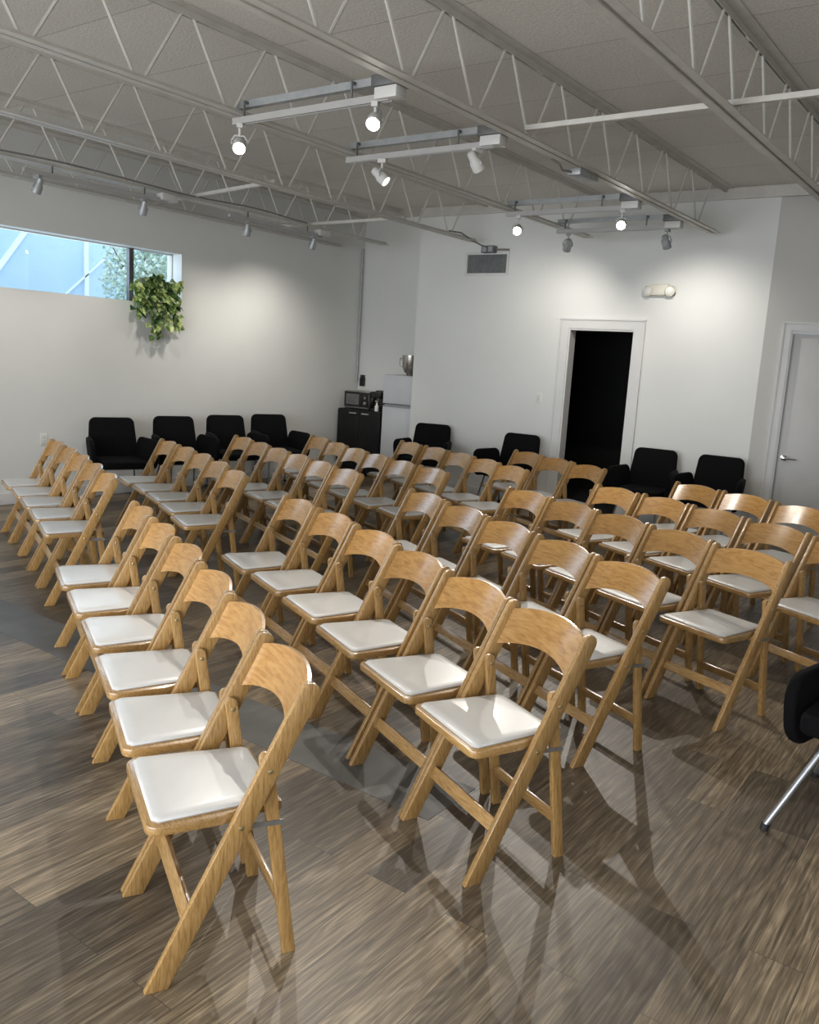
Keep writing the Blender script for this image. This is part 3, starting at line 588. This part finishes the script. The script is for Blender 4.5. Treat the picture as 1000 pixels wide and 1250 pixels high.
def make_chair():
    t = thing('folding_chair', '', 'folding chair', (0, 0, 0), 0, 'wooden folding chairs in rows')
    for s in (-1, 1):
        a, b_ = sorted((s * 0.2015, s * 0.2235))
        bm = B(); board(bm, (ux(0), 0), (ux(0.785), 0.785), 0.054, a, b_); lg = obj('front_leg', bm, 'wood_leg', t, 0.003)
        rivet(lg, ux(0.56), s * 0.2235, 0.56, s); rivet(lg, ux(0.415), s * 0.2235, 0.415, s)
        a, b_ = sorted((s * 0.178, s * 0.1985))
        bm = B(); board(bm, (-0.172, 0), (-0.088, 0.60), 0.036, a, b_); rl = obj('rear_leg', bm, 'wood_leg', t, 0.003)
        rivet(rl, -0.094, s * 0.178, 0.565, -s)
        bm = B(); a, b_ = sorted((s * 0.1990, s * 0.2010))
        prism(bm, [(-0.142, 0.393), (-0.01, 0.398), (-0.01, 0.412), (-0.142, 0.407)], 'y', a, b_); obj('hinge_link', bm, 'steel', t)
    # seat: timber frame with a vinyl pad
    out = [(-0.168, -0.172), (-0.03, -0.173), (0.02, -0.196)]
    fr_ = [(0.212 - 0.035 + 0.035 * math.sin(PI / 2 * k / 5), -0.201 + 0.035 - 0.035 * math.cos(PI / 2 * k / 5)) for k in range(6)]
    o1 = [(-0.145, -0.172), (-0.035, -0.174), (0.02, -0.199)] + fr_
    full = o1 + [(x, -y) for x, y in reversed(o1)]
    bm = B(); prism(bm, full, 'z', 0.418, 0.444); st = obj('seat', bm, 'wood_rail', t, 0.005)
    def padring(ins, z):
        q = []
        for cx, cy, sx, sy in ((0.196, -0.183, 1, -1), (0.196, 0.183, 1, 1), (-0.135, 0.160, -1, 1), (-0.135, -0.160, -1, -1)):
            cx -= sx * ins; cy -= sy * ins; c = 0.017
            p = [(cx - sx * c, cy), (cx, cy - sy * c)]
            if sx * sy < 0: p = p
            else: p = p[::-1]
            q += p
        return [bm.verts.new((x, y, z)) for x, y in q]
    bm = B(); rs = [padring(*a) for a in ((0.002, 0.4445), (0.0, 0.449), (0.003, 0.4535), (0.009, 0.4560), (0.04, 0.4572), (0.10, 0.4578))]
    for A_, B_ in zip(rs, rs[1:]):
        for k in range(8): bm.faces.new((A_[k], A_[(k + 1) % 8], B_[(k + 1) % 8], B_[k]))
    bm.faces.new(rs[0][::-1]); bm.faces.new(rs[-1])
    obj('seat_pad', bm, 'vinyl', st, smooth=True)
    # back panel: bent plywood, arched above and below
    bm = B(); N_ = 18; nz = 4; F, Bk = [], []
    for i in range(N_ + 1):
        v = -0.2012 + 0.4024 * i / N_; q = v / 0.2012
        zt = 0.757 + 0.026 * (1 - q * q) ** 0.9; zb = 0.630 + 0.034 * (1 - q * q) ** 0.9
        bow = 0.036 * (1 - q * q)
        F.append([bm.verts.new((ux(z) - bow + 0.005, v, z)) for z in [zb + (zt - zb) * k / nz for k in range(nz + 1)]])
        Bk.append([bm.verts.new((ux(z) - bow - 0.005, v, z)) for z in [zb + (zt - zb) * k / nz for k in range(nz + 1)]])
    for G in (F, Bk):
        for i in range(N_):
            for k in range(nz): bm.faces.new((G[i][k], G[i + 1][k], G[i + 1][k + 1], G[i][k + 1]))
    for i in range(N_):
        for k in (0, nz): bm.faces.new((F[i][k], F[i + 1][k], Bk[i + 1][k], Bk[i][k]))
    for i in (0, N_):
        for k in range(nz): bm.faces.new((F[i][k], F[i][k + 1], Bk[i][k + 1], Bk[i][k]))
    obj('backrest', bm, 'wood_back', t, smooth=True)
    bm = B(); K = Matrix.Translation((ux(0.17), 0, 0.17)) @ Matrix.Rotation(-(LEG_ANG - PI / 2), 4, 'Y')
    box(bm, -0.009, 0.009, -0.2012, 0.2012, -0.022, 0.022, K); obj('front_stretcher', bm, 'wood_rail', t, 0.003)
    bm = B(); K = Matrix.Translation((-0.172 + 0.14 * 0.14, 0, 0.14)) @ Matrix.Rotation(0.13, 4, 'Y')
    box(bm, -0.008, 0.008, -0.178, 0.178, -0.02, 0.02, K); obj('rear_stretcher', bm, 'wood_rail', t, 0.003)
    return t
SEATS = {"1n":[[-1.703,1.503,-2.065],[-2.1,1.718,-2.071],[-2.497,1.934,-2.038],[-2.925,2.154,-2.032],[-3.346,2.35,-2.035],[-3.775,2.552,-2.042]],
         "1f":[[-4.868,3.101,-1.998],[-5.307,3.295,-1.994],[-5.741,3.477,-1.973],[-6.17,3.647,-1.961],[-6.595,3.804,-1.951]],
         "2n":[[-1.348,2.426,-2.019],[-1.756,2.62,-2.001],[-2.189,2.834,-2.007],[-2.611,3.053,-1.99],[-3.041,3.248,-1.982],[-3.462,3.414,-1.992]],
         "2f":[[-4.567,3.918,-2.002],[-5.005,4.151,-1.991],[-5.433,4.356,-1.978],[-5.85,4.531,-1.975],[-6.275,4.685,-1.966]],
         "3n":[[-1.459,3.414,-2.012],[-1.878,3.621,-2.022],[-2.317,3.842,-2.023],[-2.742,4.062,-2.025],[-3.187,4.294,-2.027]],
         "3f":[[-4.219,4.721,-1.978],[-4.637,4.892,-1.975],[-5.055,5.065,-1.975],[-5.471,5.24,-1.974],[-5.887,5.418,-1.974],[-6.301,5.598,-1.974]],
         "4n":[[-1.143,4.224,-1.946],[-1.582,4.444,-1.985],[-2.008,4.646,-1.987],[-2.42,4.831,-1.988],[-2.836,5.007,-1.989]],
         "4f":[[-3.919,5.415,-2.011],[-4.342,5.575,-2.007],[-4.758,5.752,-2.007],[-5.167,5.944,-2.006],[-5.591,6.159,-2.006],[-6.026,6.397,-2.005]],
         "5n":[[-0.828,4.927,-2.036],[-1.263,5.204,-2.036],[-1.691,5.44,-2.036],[-2.108,5.636,-2.036],[-2.531,5.797,-2.036]],
         "5f":[[-3.661,6.22,-2.039],[-4.057,6.438,-2.037],[-4.461,6.641,-2.037],[-4.874,6.824,-2.037],[-5.297,6.984,-2.037]],
         "6n":[[-1.325,6.181,-2.006],[-1.77,6.42,-2.006],[-2.194,6.591,-2.006]],
         "6f":[[-3.316,6.998,-2.01],[-3.748,7.224,-2.013],[-4.18,7.451,-2.013]]}
ORD = ['first', 'second', 'third', 'fourth', 'fifth', 'sixth']
ROWN = {'1': 'leftmost row', '2': 'second row from left', '3': 'third row from left', '4': 'fourth row from left', '5': 'fifth row from left', '6': 'rightmost row'}
first = make_chair(); used = False
for key, lst in SEATS.items():
    for k, (x, y, th) in enumerate(lst):
        c = copy_tree(first) if used else first
        used = True
        c.location = (x, y, 0); c.rotation_euler = (0, 0, th)
        row = ROWN[key[0]]
        if key[1] == 'n':
            c['label'] = f'wooden folding chair, nearest the camera in the {row}, near block' if k == 0 else f'wooden folding chair, {ORD[k]} from the camera end, {row}, near block'
        else:
            c['label'] = f'wooden folding chair, first beyond the aisle, {row}, far block' if k == 0 else f'wooden folding chair, {ORD[k]} beyond the aisle, {row}, far block'
first['label'] = 'wooden folding chair, nearest the camera in the leftmost row, near block'

# ---------------------------------------------------------------- black armchairs
def make_armchair(silver):
    lm = 'satin_steel' if silver else 'dark_metal'
    lt, lf = ((0.12, 0.13), (0.30, 0.28)) if silver else ((0.17, 0.19), (0.285, 0.235))
    t = thing('armchair', '', 'armchair', (0, 0, 0), 0, 'black upholstered armchairs')
    bm = B(); prism(bm, rrect(-0.22, 0.26, -0.235, 0.235, 0.05), 'z', 0.38, 0.455); obj('seat', bm, 'black_fabric', t, 0.02, seg=3)
    bm = B()    # back: rounded pad leaning back
    pts = [(y_ * (1.10 - 0.16 * z_ / 0.5), z_) for y_, z_ in rrect(-0.235, 0.235, -0.03, 0.455, 0.06)]
    K = Matrix.Translation((-0.235, 0, 0.40)) @ Matrix.Rotation(-0.20, 4, 'Y')
    prism(bm, pts, 'x', -0.028, 0.028, K); obj('backrest', bm, 'black_fabric', t, 0.018, seg=3)
    for s in (-1, 1):
        bm = B(); K = Matrix.Translation((-0.20, s * 0.235, 0.36)) @ Matrix.Rotation(s * 0.14, 4, 'Z') @ Matrix.Rotation(-s * 0.10, 4, 'X') @ Matrix.Translation((0.20, 0, 0))
        prism(bm, rrect(-0.23, 0.175, -0.085, 0.195, 0.11) if silver else rrect(-0.23, 0.235, 0.0, 0.305, 0.085), 'y', -0.024, 0.024, K); obj('arm_panel', bm, 'black_fabric', t, 0.016, seg=3)
    for sx in (-1, 1):
        for sy in (-1, 1):
            bm = B(); tube(bm, [(sx * lt[0], sy * lt[1], 0.385), (sx * lf[0], sy * lf[1], 0.02)], 0.0125 if silver else 0.009, 12); lg = obj('leg', bm, lm, t, smooth=True)
            bm = B(); tube(bm, [(sx * lf[0] * 0.996, sy * lf[1] * 0.996, 0.024), (sx * lf[0] * 1.01, sy * lf[1] * 1.01, 0.0)], 0.016, 12); obj('rubber_foot', bm, 'rubber', lg, smooth=True)
    bm = B(); tube(bm, [(-0.17, -0.19, 0.372), (-0.17, 0.19, 0.372)], 0.009, 8); tube(bm, [(0.17, -0.19, 0.372), (0.17, 0.19, 0.372)], 0.009, 8); obj('under_frame', bm, lm, t, smooth=True)
    return t
a0 = make_armchair(False)
arm = [(-7.50, 5.28, -0.35, 'black armchair against the left wall, leftmost in the photo'),
       (-7.50, 6.08, -0.33, 'black armchair against the left wall, second from the left'),
       (-7.50, 6.83, -0.34, 'black armchair against the left wall, third from the left'),
       (-7.50, 7.53, -0.36, 'black armchair against the left wall, nearest the black cabinet'),
       (-6.07, 8.62, -1.25, 'black armchair against the back wall, just right of the refrigerator'),
       (-4.88, 8.60, -1.55, 'black armchair against the back wall, left of the dark doorway, turned slightly'),
       (-3.25, 8.62, -1.50, 'black armchair against the back wall, just right of the dark doorway'),
       (-2.57, 8.62, -1.53, 'black armchair against the back wall, nearest the grey door')]
for i, (x, y, th, l) in enumerate(arm):
    c = a0 if i == 0 else copy_tree(a0)
    c.location = (x, y, 0); c.rotation_euler = (0, 0, th); c['label'] = l
fg = make_armchair(True)
fg.location = (-0.295, 3.455, 0); fg.rotation_euler = (0, 0, math.radians(-95)); del fg['group']
fg['label'] = 'black armchair with silver tube legs, cut off by the right edge, foreground'

# ---------------------------------------------------------------- leafy plant poking in at the lower right corner
gp = thing('potted_grass_plant', 'green grassy plant just showing at the bottom right corner', 'plant', (-0.035, 2.16, 0), 0)
bm = B(); lathe(bm, [(0.07, 0), (0.075, 0.004), (0.09, 0.12), (0.094, 0.125), (0.09, 0.13), (0.08, 0.126), (0.075, 0.11), (0.01, 0.108)], 20); obj('pot', bm, 'pot', gp, smooth=True)
bm = B()
for i in range(150):
    a = random.uniform(0, 2 * PI); r0 = random.uniform(0, 0.06); ln = random.uniform(0.10, 0.2); lean = random.uniform(0.02, 0.14)
    p = Vector((r0 * math.cos(a), r0 * math.sin(a), 0.108)); leaf(bm, p, Vector((math.cos(a) * lean, math.sin(a) * lean, 0.18)), Vector((math.cos(a), math.sin(a), 0)) * -1, ln, 0.011, 0.3, False)
obj('foliage', bm, 'grass', gp, smooth=True)
